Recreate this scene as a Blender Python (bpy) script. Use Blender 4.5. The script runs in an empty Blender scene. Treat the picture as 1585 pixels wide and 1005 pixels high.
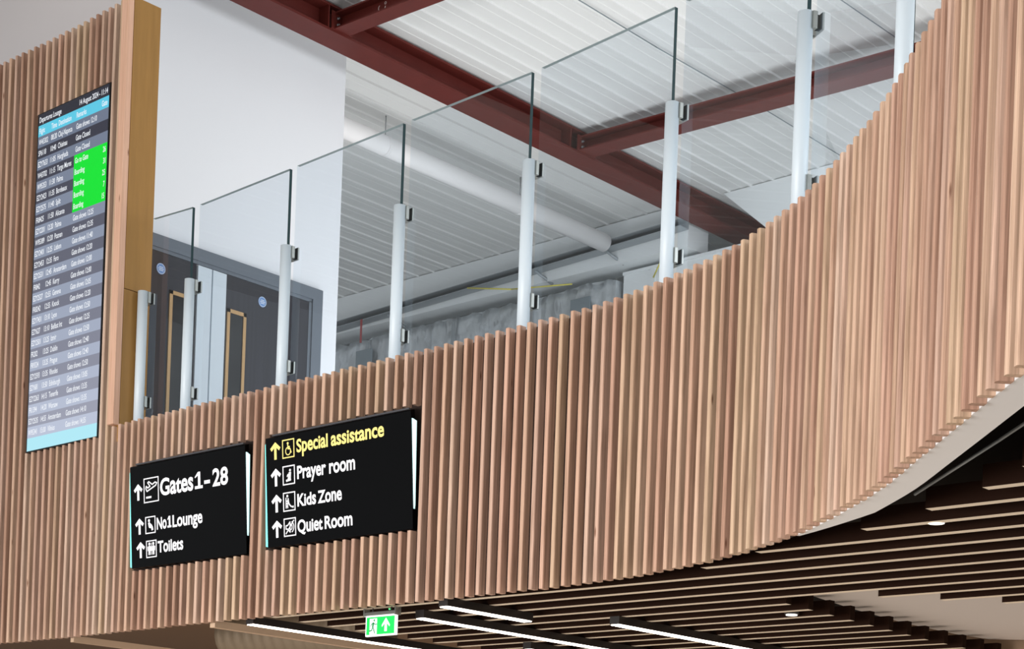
import bpy, bmesh, math, random
from mathutils import Vector, Matrix
random.seed(7)
C = bpy.context.scene.collection
CZ = 1.6                     # eye height of the photographer; scene heights below are written relative to the eye
PI = math.pi

# ------------------------------------------------------------------ camera, world, lights, exposure
cam_d = bpy.data.cameras.new('camera'); cam = bpy.data.objects.new('camera', cam_d); C.objects.link(cam)
cam_d.sensor_width = 36.0; cam_d.lens = 2700/1585*36.0
cam_d.shift_x = 0.01872; cam_d.shift_y = 0.5057
cam_d.clip_start = 0.05; cam_d.clip_end = 200
fw = Vector((-.6764, .7365, 0)).normalized(); rt = Vector((.7365, .6764, 0)).normalized(); up = Vector((0, 0, 1))
roll = 0.037
r2 = (rt*math.cos(roll) + up*math.sin(roll)).normalized()
u2 = (up*math.cos(roll) - rt*math.sin(roll)).normalized()
R = Matrix((r2, u2, -fw)).transposed()
cam.matrix_world = Matrix.Translation((0, 0, CZ)) @ R.to_4x4()
bpy.context.scene.camera = cam

vs = bpy.context.scene.view_settings
vs.view_transform = 'Standard'; vs.look = 'None'; vs.gamma = 1.0; vs.exposure = 0.0; vs.use_curve_mapping = False

w = bpy.data.worlds.new('world'); bpy.context.scene.world = w; w.use_nodes = True
bg = w.node_tree.nodes['Background']; bg.inputs[0].default_value = (.93, .97, 1.0, 1); bg.inputs[1].default_value = 0.42

def area(name, loc, target, sx, sy, power, col):
    d = bpy.data.lights.new(name, 'AREA'); d.shape = 'RECTANGLE'; d.size = sx; d.size_y = sy
    d.energy = power; d.color = col
    o = bpy.data.objects.new(name, d); C.objects.link(o); o.location = loc
    o.rotation_euler = (Vector(target)-Vector(loc)).to_track_quat('-Z', 'Y').to_euler()
    return o
# fill lamps added out of view, in place of daylight and bounced light
fl = area('front_fill', (-5.6, -6.0, 1.1), (-5.7, 6.0, 1.2), 9, 2.2, 530, (1, .975, .96)); fl.data.spread = math.radians(100)  # unseen broad lamp, stands in for light from the front onto the battens
area('mezzanine_side_fill', (3.2, 10.2, 5.0), (-9, 10.6, 7.2), 7, 3.0, 560, (.96, .98, 1))  # added side lamp to brighten the roof deck, no window modelled
area('mezzanine_up_fill', (-8.6, 11.0, 3.95), (-8.6, 11.4, 9.0), 8, 4.5, 270, (.98, .99, 1))  # added fill lamp hidden on the mezzanine floor, stands in for bounced daylight
area('lounge_floor_fill', (-4.5, 7.5, 0.05), (-4.5, 7.5, 5.0), 11, 7, 110, (1, .90, .78))  # added upward lamp at floor level, stands in for bounce off the lounge floor

# ------------------------------------------------------------------ materials
def srgb(r, g, b):
    f = lambda c: (c/255/12.92 if c/255 <= .04045 else ((c/255+.055)/1.055)**2.4)
    return (f(r), f(g), f(b), 1)
M = {}
def mat(name, col, rough=.5, metal=0, emit=None, es=1, spec=.5, noise=None):
    m = bpy.data.materials.new(name); m.use_nodes = True; nt = m.node_tree; b = nt.nodes['Principled BSDF']
    b.inputs['Base Color'].default_value = col; b.inputs['Roughness'].default_value = rough; b.inputs['Metallic'].default_value = metal
    b.inputs['Specular IOR Level'].default_value = spec
    if emit: b.inputs['Emission Color'].default_value = emit; b.inputs['Emission Strength'].default_value = es
    if noise:
        tc = nt.nodes.new('ShaderNodeTexCoord'); mp = nt.nodes.new('ShaderNodeMapping'); n = nt.nodes.new('ShaderNodeTexNoise')
        mp.inputs['Scale'].default_value = noise[0]; n.inputs['Scale'].default_value = noise[1]; n.inputs['Detail'].default_value = 5
        mx = nt.nodes.new('ShaderNodeMix'); mx.data_type = 'RGBA'; mx.blend_type = 'MULTIPLY'
        rp = nt.nodes.new('ShaderNodeValToRGB'); rp.color_ramp.elements[0].color = (noise[2],)*3+(1,); rp.color_ramp.elements[1].color = (1, 1, 1, 1)
        rp.color_ramp.elements[0].position = .3; rp.color_ramp.elements[1].position = .7
        nt.links.new(tc.outputs['Object'], mp.inputs[0]); nt.links.new(mp.outputs[0], n.inputs['Vector']); nt.links.new(n.outputs['Fac'], rp.inputs[0])
        mx.inputs[0].default_value = 1; mx.inputs[6].default_value = col
        nt.links.new(rp.outputs[0], mx.inputs[7]); nt.links.new(mx.outputs[2], b.inputs['Base Color'])
        if len(noise) > 3:
            bp = nt.nodes.new('ShaderNodeBump'); bp.inputs['Strength'].default_value = noise[3]; bp.inputs['Distance'].default_value = .03
            nt.links.new(n.outputs['Fac'], bp.inputs['Height']); nt.links.new(bp.outputs[0], b.inputs['Normal'])
    M[name] = m; return m

def wood(name, stops, grain=.25, rough=.55):
    """timber battens: every batten has its own tone, grain runs up the batten"""
    m = bpy.data.materials.new(name); m.use_nodes = True; nt = m.node_tree; b = nt.nodes['Principled BSDF']
    L = nt.links.new; N = nt.nodes.new
    geo = N('ShaderNodeNewGeometry'); tc = N('ShaderNodeTexCoord')
    rp = N('ShaderNodeValToRGB'); rp.color_ramp.interpolation = 'LINEAR'
    els = rp.color_ramp.elements
    while len(els) < len(stops): els.new(.5)
    for i, c in enumerate(stops): els[i].position = i/(len(stops)-1); els[i].color = c
    L(geo.outputs['Random Per Island'], rp.inputs[0])
    # move the grain pattern for every batten
    cmb = N('ShaderNodeCombineXYZ'); ml = N('ShaderNodeMath'); ml.operation = 'MULTIPLY'; ml.inputs[1].default_value = 57
    L(geo.outputs['Random Per Island'], ml.inputs[0]); L(ml.outputs[0], cmb.inputs[2]); L(ml.outputs[0], cmb.inputs[0])
    add = N('ShaderNodeVectorMath'); add.operation = 'ADD'; L(tc.outputs['Object'], add.inputs[0]); L(cmb.outputs[0], add.inputs[1])
    mp = N('ShaderNodeMapping'); mp.inputs['Scale'].default_value = (55, 55, 1.6); L(add.outputs[0], mp.inputs[0])
    n1 = N('ShaderNodeTexNoise'); n1.inputs['Scale'].default_value = 1.6; n1.inputs['Detail'].default_value = 6; n1.inputs['Distortion'].default_value = .8
    L(mp.outputs[0], n1.inputs['Vector'])
    r1 = N('ShaderNodeValToRGB'); r1.color_ramp.elements[0].position = .33; r1.color_ramp.elements[1].position = .62
    g = 1-grain; r1.color_ramp.elements[0].color = (g*1.02, g*.97, g*.93, 1); r1.color_ramp.elements[1].color = (1.0, 1.0, 1.0, 1)
    L(n1.outputs['Fac'], r1.inputs[0])
    mx = N('ShaderNodeMix'); mx.data_type = 'RGBA'; mx.blend_type = 'MULTIPLY'; mx.inputs[0].default_value = 1
    L(rp.outputs[0], mx.inputs[6]); L(r1.outputs[0], mx.inputs[7])
    # a few knots
    mp2 = N('ShaderNodeMapping'); mp2.inputs['Scale'].default_value = (14, 14, 3.0); L(add.outputs[0], mp2.inputs[0])
    vo = N('ShaderNodeTexVoronoi'); vo.inputs['Scale'].default_value = .8; L(mp2.outputs[0], vo.inputs['Vector'])
    r2_ = N('ShaderNodeValToRGB'); r2_.color_ramp.elements[0].position = .03; r2_.color_ramp.elements[1].position = .075
    r2_.color_ramp.elements[0].color = (.35, .25, .2, 1); r2_.color_ramp.elements[1].color = (1, 1, 1, 1)
    L(vo.outputs['Distance'], r2_.inputs[0])
    mx2 = N('ShaderNodeMix'); mx2.data_type = 'RGBA'; mx2.blend_type = 'MULTIPLY'; mx2.inputs[0].default_value = 1
    L(mx.outputs[2], mx2.inputs[6]); L(r2_.outputs[0], mx2.inputs[7])
    L(mx2.outputs[2], b.inputs['Base Color']); b.inputs['Roughness'].default_value = rough; b.inputs['Specular IOR Level'].default_value = .3
    M[name] = m; return m

wood('batten_wood', [srgb(206,166,142), srgb(222,188,162), srgb(198,156,134), srgb(228,200,178), srgb(212,170,148), srgb(218,188,158), srgb(190,150,128), srgb(216,182,162)], .36)
wood('trim_wood', [srgb(224,178,152), srgb(226,184,158)], .15)
mat('oak_veneer', srgb(166,124,66), .5, noise=((9, 9, .8), 2.5, .82), spec=.3)
mat('oak_frame', srgb(205,165,115), .5, noise=((9, 9, .8), 4, .8), spec=.3)
mat('batten_backing', srgb(40,26,20), .9)
mat('white_board', srgb(236,234,234), .8)
mat('grey_board', srgb(214,210,211), .9, noise=((.8, .8, .8), .6, .92))
mat('white_wall', srgb(240,242,246), .85)
mat('white_metal', srgb(212,224,232), .4)
mat('deck_white', srgb(217,218,217), .6, noise=((.5, .06, 1), 2.2, .94))
mat('far_white', srgb(222,226,227), .8, noise=((1, 1, 1), .8, .94))
mat('grey_steel', srgb(150,156,160), .45, .3)
mat('foil', srgb(206,211,214), .3, .6, noise=((3, 3, 1.2), 3.0, .82, 1.0))
mat('grey_panel', srgb(120,130,135), .7)
mat('red_steel', srgb(96,36,30), .55, noise=((3, 3, 3), 2, .85), spec=.25)
mat('chalk', srgb(225,215,212), .9)
mat('bolt_steel', srgb(170,172,176), .3, 1)
mat('black', srgb(6,6,7), .4)
mat('black_gloss', srgb(3,3,4), .3, spec=.12)
mat('screed_grey', srgb(190,190,188), .8)
mat('void_black', srgb(10,9,9), .95)
mat('frame_edge', srgb(90,90,94), .35, .4)
mat('brushed_steel', srgb(178,180,176), .3, .9)
mat('rubber', srgb(22,24,26), .6)
mat('door_veneer', srgb(56,56,63), .6, noise=((14, 14, .5), 2.5, .75), spec=.25)
mat('door_frame_grey', srgb(104,112,122), .55)
mat('dark_glass', srgb(28,28,30), .1)
mat('sign_blue', srgb(110,150,205), .5)
mat('print_white', srgb(235,240,245), .6)
mat('pale_strip', srgb(214,224,232), .5)
mat('baffle_brown', srgb(34,18,10), .85, spec=.08, noise=((.6, 6, 6), 3, .8))
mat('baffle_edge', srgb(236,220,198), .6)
mat('lounge_brown', srgb(150,122,98), .8)
mat('lounge_trim', srgb(206,176,148), .7)
mat('duct_grey', srgb(130,114,94), .6, .2)
mat('raft_white', srgb(205,196,190), .9)
mat('floor_stone', srgb(205,192,176), .5)
mat('yellow_cable', srgb(206,196,90), .6)
mat('red_tag', srgb(150,60,62), .6)
mat('letter_white', srgb(120,120,120), .6, emit=(1, .98, 1, 1), es=1.0)
mat('letter_yellow', srgb(120,110,60), .6, emit=(1, .84, .26, 1), es=1.0)
mat('glow_cyan', srgb(120,225,220), .5, emit=(.18, .72, .68, 1), es=.9)
mat('glow_white', srgb(200,240,240), .5, emit=(.62, .95, .95, 1), es=1.0)
mat('exit_green', srgb(10,190,70), .5, emit=(0, .62, .08, 1), es=.9)
mat('exit_white', srgb(250,250,250), .5, emit=(1, 1, 1, 1), es=.85)
mat('exit_dark', srgb(10,110,55), .5, emit=(0, .22, .05, 1), es=.8)
mat('led_green', srgb(60,220,90), .4, emit=(.1, .9, .25, 1), es=1.5)
mat('linear_diffuser', srgb(255,244,230), .5, emit=(1, .88, .76, 1), es=7)
mat('downlight_diffuser', srgb(255,246,235), .5, emit=(1, .93, .85, 1), es=1.6)
mat('housing_black', srgb(30,24,22), .5)

def scr(name, c): mat(name, srgb(4,4,5), .25, emit=c, es=1.0, spec=.3)
scr('screen_navy', srgb(44,45,56)); scr('screen_cyan', srgb(92,200,228)); scr('screen_green', srgb(0,226,50))
scr('screen_text', srgb(240,244,250)); scr('screen_foot', srgb(176,232,245))
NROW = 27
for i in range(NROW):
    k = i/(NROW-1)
    lo = [52+k*106, 53+k*108, 66+k*112]; hi = [108+k*78, 118+k*76, 138+k*76]  # rows paler downwards: viewing-angle washout put into the emitted colours
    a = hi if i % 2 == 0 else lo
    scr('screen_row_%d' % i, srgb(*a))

def glass_mat():
    m = bpy.data.materials.new('balustrade_glass'); m.use_nodes = True; nt = m.node_tree; nt.nodes.clear()
    N = nt.nodes.new; L = nt.links.new
    o = N('ShaderNodeOutputMaterial'); t = N('ShaderNodeBsdfTransparent'); g = N('ShaderNodeBsdfGlossy'); mx = N('ShaderNodeMixShader')
    t.inputs[0].default_value = (.935, .96, .98, 1); g.inputs['Roughness'].default_value = .0; g.inputs[0].default_value = (.95, .98, 1, 1)
    fr = N('ShaderNodeFresnel'); fr.inputs[0].default_value = 1.65
    mn = N('ShaderNodeMath'); mn.operation = 'MINIMUM'; mn.inputs[1].default_value = .5
    ge = N('ShaderNodeNewGeometry'); iv = N('ShaderNodeMath'); iv.operation = 'SUBTRACT'; iv.inputs[0].default_value = 1; L(ge.outputs['Backfacing'], iv.inputs[1])
    mu = N('ShaderNodeMath'); mu.operation = 'MULTIPLY'; L(mn.outputs[0], mu.inputs[0]); L(iv.outputs[0], mu.inputs[1])      # only the outer faces mirror the hall
    L(fr.outputs[0], mn.inputs[0]); L(mu.outputs[0], mx.inputs[0]); L(t.outputs[0], mx.inputs[1]); L(g.outputs[0], mx.inputs[2]); L(mx.outputs[0], o.inputs[0])
    M['glass'] = m
glass_mat()
mat('glass_top', srgb(150,168,170), .2)
mat('glass_edge', srgb(20,52,56), .3, spec=.3)

# ------------------------------------------------------------------ mesh helpers (heights given relative to the eye; obj() lifts them)
def bm_new(): return bmesh.new()
def box(bm, x0, x1, y0, y1, z0, z1, mi=0):
    v = [bm.verts.new((x, y, z)) for z in (z0, z1) for x, y in ((x0, y0), (x1, y0), (x1, y1), (x0, y1))]
    for f in ((3, 2, 1, 0), (4, 5, 6, 7), (0, 1, 5, 4), (1, 2, 6, 5), (2, 3, 7, 6), (3, 0, 4, 7)):
        bm.faces.new([v[i] for i in f]).material_index = mi
def prism(bm, pts, z0, z1, mi=0, mtop=None, mbot=None):
    n = len(pts)
    a = [bm.verts.new((p[0], p[1], z0)) for p in pts]; b = [bm.verts.new((p[0], p[1], z1)) for p in pts]
    bm.faces.new(a[::-1]).material_index = mi if mbot is None else mbot
    bm.faces.new(b).material_index = mi if mtop is None else mtop
    for i in range(n): bm.faces.new((a[i], a[(i+1) % n], b[(i+1) % n], b[i])).material_index = mi
def strip_solid(bm, A, B, z0, z1, mi=0):
    """solid band between two plan polylines"""
    for i in range(len(A)-1): prism(bm, [A[i], A[i+1], B[i+1], B[i]], z0, z1, mi)
def tube(bm, p, q, r, n=12, caps=True, mi=0, r2=None):
    p, q = Vector(p), Vector(q); d = (q-p).normalized(); a = d.orthogonal().normalized(); b = d.cross(a); r2 = r if r2 is None else r2
    A = [bm.verts.new(p+(a*math.cos(2*PI*i/n)+b*math.sin(2*PI*i/n))*r) for i in range(n)]
    B = [bm.verts.new(q+(a*math.cos(2*PI*i/n)+b*math.sin(2*PI*i/n))*r2) for i in range(n)]
    for i in range(n):
        f = bm.faces.new((A[i], A[(i+1) % n], B[(i+1) % n], B[i])); f.smooth = True; f.material_index = mi
    if caps: bm.faces.new(A[::-1]).material_index = mi; bm.faces.new(B).material_index = mi
def path_tube(bm, pts, r, n=8):
    for i in range(len(pts)-1): tube(bm, pts[i], pts[i+1], r, n)
def obj(name, bm, mats, parent=None, lift=True, bevel=0, origin=None):
    if not isinstance(mats, (list, tuple)): mats = [mats]
    bmesh.ops.recalc_face_normals(bm, faces=bm.faces)
    if lift: bmesh.ops.translate(bm, verts=bm.verts, vec=(0, 0, CZ))
    if parent is not None:
        loc = Vector((0, 0, 0)); p = parent
        while p is not None: loc += p.location; p = p.parent
    else:
        if origin is None:
            xs = [v.co.x for v in bm.verts]; ys = [v.co.y for v in bm.verts]; zs = [v.co.z for v in bm.verts]
            loc = Vector(((min(xs)+max(xs))/2, (min(ys)+max(ys))/2, min(zs)))
        else: loc = Vector(origin)
    bmesh.ops.translate(bm, verts=bm.verts, vec=-loc)
    me = bpy.data.meshes.new(name); bm.to_mesh(me); bm.free()
    for m in mats: me.materials.append(M[m])
    o = bpy.data.objects.new(name, me); C.objects.link(o)
    if parent is not None: o.parent = parent
    else: o.location = loc
    if bevel:
        md = o.modifiers.new('bevel', 'BEVEL'); md.width = bevel; md.segments = 2; md.limit_method = 'ANGLE'
    return o
def thing(name, label, cat, loc, group=None):
    o = bpy.data.objects.new(name, None); C.objects.link(o); o.location = (loc[0], loc[1], loc[2]+CZ); o.empty_display_size = .1
    o['label'] = label; o['category'] = cat
    if group: o['group'] = group
    return o
def tag(o, label, cat, group=None):
    o['label'] = label; o['category'] = cat
    if group: o['group'] = group
    return o
def struct(o): o['kind'] = 'structure'; return o

GL = {}
def glyph(txt, bold=.026):
    if txt not in GL:
        cu = bpy.data.curves.new('t', 'FONT'); cu.body = txt; cu.size = 1; cu.offset = bold; cu.resolution_u = 4
        to = bpy.data.objects.new('t', cu); C.objects.link(to)
        me = bpy.data.meshes.new_from_object(to.evaluated_get(bpy.context.evaluated_depsgraph_get())); xs = [v.co.x for v in me.vertices]
        GL[txt] = (([(v.co.x, v.co.y) for v in me.vertices], [tuple(p.vertices) for p in me.polygons]), min(xs), max(xs))
        bpy.data.objects.remove(to); bpy.data.curves.remove(cu); bpy.data.meshes.remove(me)
    return GL[txt]
# flat graphics on a plane: origin p0, axis ex along the panel, ey up the panel
class Plane2D:
    def __init__(s, p0, ex, ey):
        s.p0 = Vector(p0); s.ex = Vector(ex).normalized(); s.ey = Vector(ey).normalized(); s.n = s.ex.cross(s.ey)
    def pt(s, a, b, h=0): return s.p0 + s.ex*a + s.ey*b + s.n*h
    def poly(s, bm, pts, h0=0.0005, h1=0.0015, mi=0):
        n = len(pts)
        A = [bm.verts.new(s.pt(a, b, h0)) for a, b in pts]; B = [bm.verts.new(s.pt(a, b, h1)) for a, b in pts]
        bm.faces.new(A[::-1]).material_index = mi; bm.faces.new(B).material_index = mi
        for i in range(n): bm.faces.new((A[i], A[(i+1) % n], B[(i+1) % n], B[i])).material_index = mi
    def bar(s, bm, p, q, wd, **k):
        d = Vector((q[0]-p[0], q[1]-p[1])); d.normalize(); n = Vector((-d.y, d.x))*wd/2
        s.poly(bm, [(p[0]+n.x, p[1]+n.y), (p[0]-n.x, p[1]-n.y), (q[0]-n.x, q[1]-n.y), (q[0]+n.x, q[1]+n.y)], **k)
    def line(s, bm, pts, wd, **k):
        for i in range(len(pts)-1): s.bar(bm, pts[i], pts[i+1], wd, **k)
        for p in pts[1:-1]: s.disc(bm, p, wd/2, 8, **k)
    def disc(s, bm, c, r, n=16, **k):
        s.poly(bm, [(c[0]+r*math.cos(2*PI*i/n), c[1]+r*math.sin(2*PI*i/n)) for i in range(n)], **k)
    def ring(s, bm, c, r, wd, n=18, a0=0, a1=2*PI, **k):
        pts = [(c[0]+r*math.cos(a0+(a1-a0)*i/n), c[1]+r*math.sin(a0+(a1-a0)*i/n)) for i in range(n+1)]
        for i in range(n): s.bar(bm, pts[i], pts[i+1], wd, **k)
    def rect_line(s, bm, a0, a1, b0, b1, wd, **k):
        s.bar(bm, (a0-wd/2, b0), (a1+wd/2, b0), wd, **k); s.bar(bm, (a0-wd/2, b1), (a1+wd/2, b1), wd, **k)
        s.bar(bm, (a0, b0), (a0, b1), wd, **k); s.bar(bm, (a1, b0), (a1, b1), wd, **k)
    def sign_text(s, bm, txt, a0, b0, cap, width, bold=.03):
        # letter by letter, small letters drawn with the tall x-height of the sign face
        total = glyph(txt)[2]; x_min = glyph(txt)[1]; k = width/(total-x_min); sy = cap/.70
        for i, ch in enumerate(txt):
            g, g0, g1 = glyph(ch); right = glyph(txt[:i+1])[2]; left = right-(g1-g0)
            ky = sy*(1.13 if ch in 'acegmnopqrsuy' else 1.0)
            vv = [bm.verts.new(s.pt(a0+(left-x_min+(x-g0))*k, b0+y*ky, .0015)) for x, y in g[0]]
            for p in g[1]:
                try: bm.faces.new([vv[j] for j in p])
                except ValueError: pass
    def text(s, bm, txt, a0, b0, cap, width=None, a_right=None, bold=.0, h0=.0005, h1=.0015, sx=1.0, mi=0):
        cu = bpy.data.curves.new('t', 'FONT'); cu.body = txt; cu.size = 1; cu.offset = bold; cu.resolution_u = 3; cu.extrude = 0
        to = bpy.data.objects.new('t', cu); C.objects.link(to)
        dg = bpy.context.evaluated_depsgraph_get(); me = bpy.data.meshes.new_from_object(to.evaluated_get(dg))
        xs = [v.co.x for v in me.vertices]; x0, x1 = min(xs), max(xs)
        sy = cap/.73; kx = width/(x1-x0) if width else sy*sx
        if a_right is not None: a0 = a_right-(x1-x0)*kx
        off = len(bm.verts)
        vv = [bm.verts.new(s.pt(a0+(v.co.x-x0)*kx, b0+v.co.y*sy, h1)) for v in me.vertices]
        for p in me.polygons:
            try: bm.faces.new([vv[i] for i in p.vertices]).material_index = mi
            except ValueError: pass
        bpy.data.objects.remove(to); bpy.data.curves.remove(cu); bpy.data.meshes.remove(me)

# ------------------------------------------------------------------ plan curve of the slatted front
ctrl = [(-12.2, 6.12), (-11.2, 6.15), (-10.3, 6.175), (-9.5, 6.18), (-8.9, 6.155), (-8.3, 6.13), (-7.7, 6.115), (-7.0, 6.10), (-6.3, 6.085), (-5.7, 6.07),
        (-5.3, 6.05), (-5.0, 6.02), (-4.7, 5.955), (-4.4, 5.868), (-4.1, 5.755), (-3.85, 5.622), (-3.6, 5.468), (-3.35, 5.28), (-3.1, 5.068),
        (-2.9, 4.885), (-2.66, 4.635), (-2.44, 4.405), (-2.14, 4.09), (-1.94, 3.89), (-1.5, 3.45), (-1.05, 3.06), (-.5, 2.74), (.2, 2.52), (1.0, 2.42), (2.0, 2.38), (3.2, 2.38), (4.2, 2.4)]
def catmull(P, n=24):
    out = []
    for i in range(1, len(P)-2):
        p0, p1, p2, p3 = [Vector(p) for p in P[i-1:i+3]]
        for k in range(n):
            t = k/n
            out.append(.5*((2*p1)+(p2-p0)*t+(2*p0-5*p1+4*p2-p3)*t*t+(3*p1-p0-3*p2+p3)*t**3))
    out.append(Vector(P[-2])); return out
dense = catmull(ctrl)
arc = [0]
for i in range(1, len(dense)): arc.append(arc[-1]+(dense[i]-dense[i-1]).length)
def at_arc(s):
    lo, hi = 0, len(arc)-1
    while hi-lo > 1:
        m = (lo+hi)//2
        if arc[m] <= s: lo = m
        else: hi = m
    t = (s-arc[lo])/(arc[hi]-arc[lo]); p = dense[lo].lerp(dense[hi], t)
    a = dense[max(0, lo-4)]; b = dense[min(len(dense)-1, hi+4)]; tg = (b-a).normalized()
    return p, tg, Vector((-tg.y, tg.x))           # point, tangent (towards +x), inward normal
def arc_at_x(x):
    for i in range(len(dense)-1):
        if dense[i].x <= x <= dense[i+1].x: return arc[i]+(x-dense[i].x)/(dense[i+1].x-dense[i].x)*(arc[i+1]-arc[i])
def offset_line(x0, x1, d, step=.1):
    s0, s1 = arc_at_x(x0), arc_at_x(x1); n = max(2, int((s1-s0)/step)); out = []
    for i in range(n+1):
        p, t, nn = at_arc(s0+(s1-s0)*i/n); out.append(p+nn*(d(p.x) if callable(d) else d))
    return out
ZB, ZT, ZCOL = 1.18, 2.435, 5.035
PITCH, BW, BD = .0703, .025, .043
X_END, X_COL = 2.95, -8.885
def batten(bm, p, tg, nn, z0, z1):
    w2 = BW; r = .0065
    prof = [(0, BD), (0, r), (.0019, .0019), (r, 0), (w2-r, 0), (w2-.0019, .0019), (w2, r), (w2, BD)]
    jit = random.uniform(-.0012, .0012)
    prism(bm, [p+tg*a+nn*(b+jit) for a, b in prof], z0, z1)
SGN = [(-8.672, -7.535, 1.53, 2.168), (-7.375, -6.225, 1.538, 2.168)]       # openings left for the two signs
SCR = (-9.89, -9.075, 2.395, 4.575)
s_ref = arc_at_x(-5.824); k0 = int((arc_at_x(-11.1)-s_ref)/PITCH); k1 = int((arc_at_x(X_END)-s_ref)/PITCH)
bm_f, bm_c = bm_new(), bm_new()
for k in range(k0, k1+1):
    p, tg, nn = at_arc(s_ref+k*PITCH)
    jt = random.uniform(-.002, .002); jb = random.uniform(-.002, .002)
    xc = p.x+BW/2
    if xc < X_COL-.06:
        segs = [(ZB, ZCOL)]
        if SCR[0] < xc < SCR[1]: segs = [(ZB, SCR[2]), (SCR[3], ZCOL)]
        bmx = bm_c
    else:
        segs = [(ZB, ZT)]; bmx = bm_f
        if xc < X_COL+.02: segs = [(ZB, ZT-.004)]
        for a, b, z0, z1 in SGN:
            if a < xc < b: segs = [(ZB, z0), (z1, ZT)]
    for z0, z1 in segs: batten(bmx, p, tg, nn, z0+jb, z1+jt)

# ------------------------------------------------------------------ SETTING
def slab(name, x0, x1, y0, y1, z0, z1, m): 
    b = bm_new(); box(b, x0, x1, y0, y1, z0, z1); return struct(obj(name, b, m))
slab('floor', -18, 8, -8, 17, -1.75, -1.6, 'floor_stone')
# mezzanine slab behind the slatted front (dark, unseen lounge void above the baffles)
b = bm_new(); front = offset_line(-11.1, 2.95, .085, .12)
prism(b, [(p.x, p.y) for p in front]+[(3.0, 14.2), (-16.9, 14.2), (-16.9, 6.3), (-11.2, 6.25)], 2.02, 2.3)
for f in b.faces:
    if f.normal.z > .5 or (f.calc_center_median().z > 2.29): f.material_index = 1
struct(obj('floor_upper', b, ['void_black', 'screed_grey']))
# profiled roof deck, ribs along y
b = bm_new(); x = -17.0; prof = []
while x < 4:
    prof += [(x, 6.42), (x+.112, 6.42), (x+.117, 6.417), (x+.129, 6.417), (x+.134, 6.42), (x+.22, 6.42), (x+.226, 6.404), (x+.242, 6.404), (x+.248, 6.42)]; x += .252
y0, y1 = -2.5, 15.3
A = [b.verts.new((px, y0, pz)) for px, pz in prof]; B_ = [b.verts.new((px, y1, pz)) for px, pz in prof]
for i in range(len(prof)-1): b.faces.new((A[i], A[i+1], B_[i+1], B_[i]))
T1 = [b.verts.new((px, y0, 6.6)) for px in (prof[0][0], prof[-1][0])]; T2 = [b.verts.new((px, y1, 6.6)) for px in (prof[0][0], prof[-1][0])]
b.faces.new((T1[0], T1[1], T2[1], T2[0]))
struct(obj('ceiling', b, 'deck_white'))
slab('wall_left', -10.87, -10.72, 6.62, 9.55, 2.3, 6.41, 'white_wall')
slab('wall_far', -17, 4, 15.3, 15.45, -1.6, 6.6, 'far_white')
slab('wall_lounge', -16.9, 3, 13.0, 13.1, -1.6, 2.0, 'lounge_brown')
slab('wall_end', -17.1, -16.95, 5.5, 15.3, -1.6, 6.6, 'white_wall')
slab('trim_1', -17, -10.45, 13.9, 14.25, 5.98, 6.41, 'far_white')          # plastered bulkhead under the deck edge

b = bm_new()                                     # right of the long beam the bulkhead is cut on the rake
pz = [(-10.03, 6.41), (4, 6.41), (4, 5.92), (-9.46, 5.92)]
A = [b.verts.new((x_, 13.9, z_)) for x_, z_ in pz]; B_ = [b.verts.new((x_, 14.25, z_)) for x_, z_ in pz]
b.faces.new(A); b.faces.new(B_[::-1])
for i in range(4): b.faces.new((A[i], B_[i], B_[(i+1) % 4], A[(i+1) % 4]))
struct(obj('trim_5', b, 'far_white'))
slab('trim_6', -12.5, -9.42, 6.52, 6.6, 4.2, 6.41, 'grey_board')  # added board behind the column, its grey put in for shade

# ------------------------------------------------------------------ SLATTED FRONT
fas = thing('slatted_cladding', 'long curved balcony front clad in pale timber battens, sweeping towards the right', 'cladding', (-5.5, 6.1, ZB))
o = obj('batten_screen', bm_f, 'batten_wood', fas)
b = bm_new(); strip_solid(b, offset_line(-8.86, X_END, .0445), offset_line(-8.86, X_END, .075), ZB+.015, ZT-.012); obj('backing_panel', b, 'batten_backing', fas)
b = bm_new(); strip_solid(b, offset_line(-3.62, X_END, .044), offset_line(-3.62, X_END, lambda x: .06+.087*max(0, min(1, (x+3.62)/.4))), ZB+.003, ZB+.0145)
obj('soffit_board', b, 'white_board', fas)['label'] = 'white soffit edge under the battens'
b = bm_new(); strip_solid(b, offset_line(-8.86, X_END, .0765), offset_line(-8.86, X_END, .14), ZT-.06, ZT-.02); obj('capping', b, 'white_metal', fas)

col = thing('slatted_column', 'tall timber slatted wall holding the departures screen, oak panel at its end', 'cladding', (-9.8, 6.18, ZB))
obj('batten_screen', bm_c, 'batten_wood', col)
b = bm_new(); strip_solid(b, offset_line(-11.15, -8.94, .0445), offset_line(-11.15, -8.94, .11), ZB+.015, ZCOL-.03); obj('backing_panel', b, 'batten_backing', col)
b = bm_new(); box(b, -8.934, -8.871, 6.135, 6.18, ZT+.004, ZCOL+.004); obj('corner_post', b, 'trim_wood', col, bevel=.003)['label'] = 'pale square corner post'
b = bm_new(); box(b, -8.93, -8.87, 6.182, 6.375, 3.27, ZCOL); box(b, -8.93, -8.873, 6.182, 6.372, 2.34, 3.266); obj('side_panel', b, 'oak_veneer', col)['label'] = 'golden oak veneer end panel'

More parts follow.
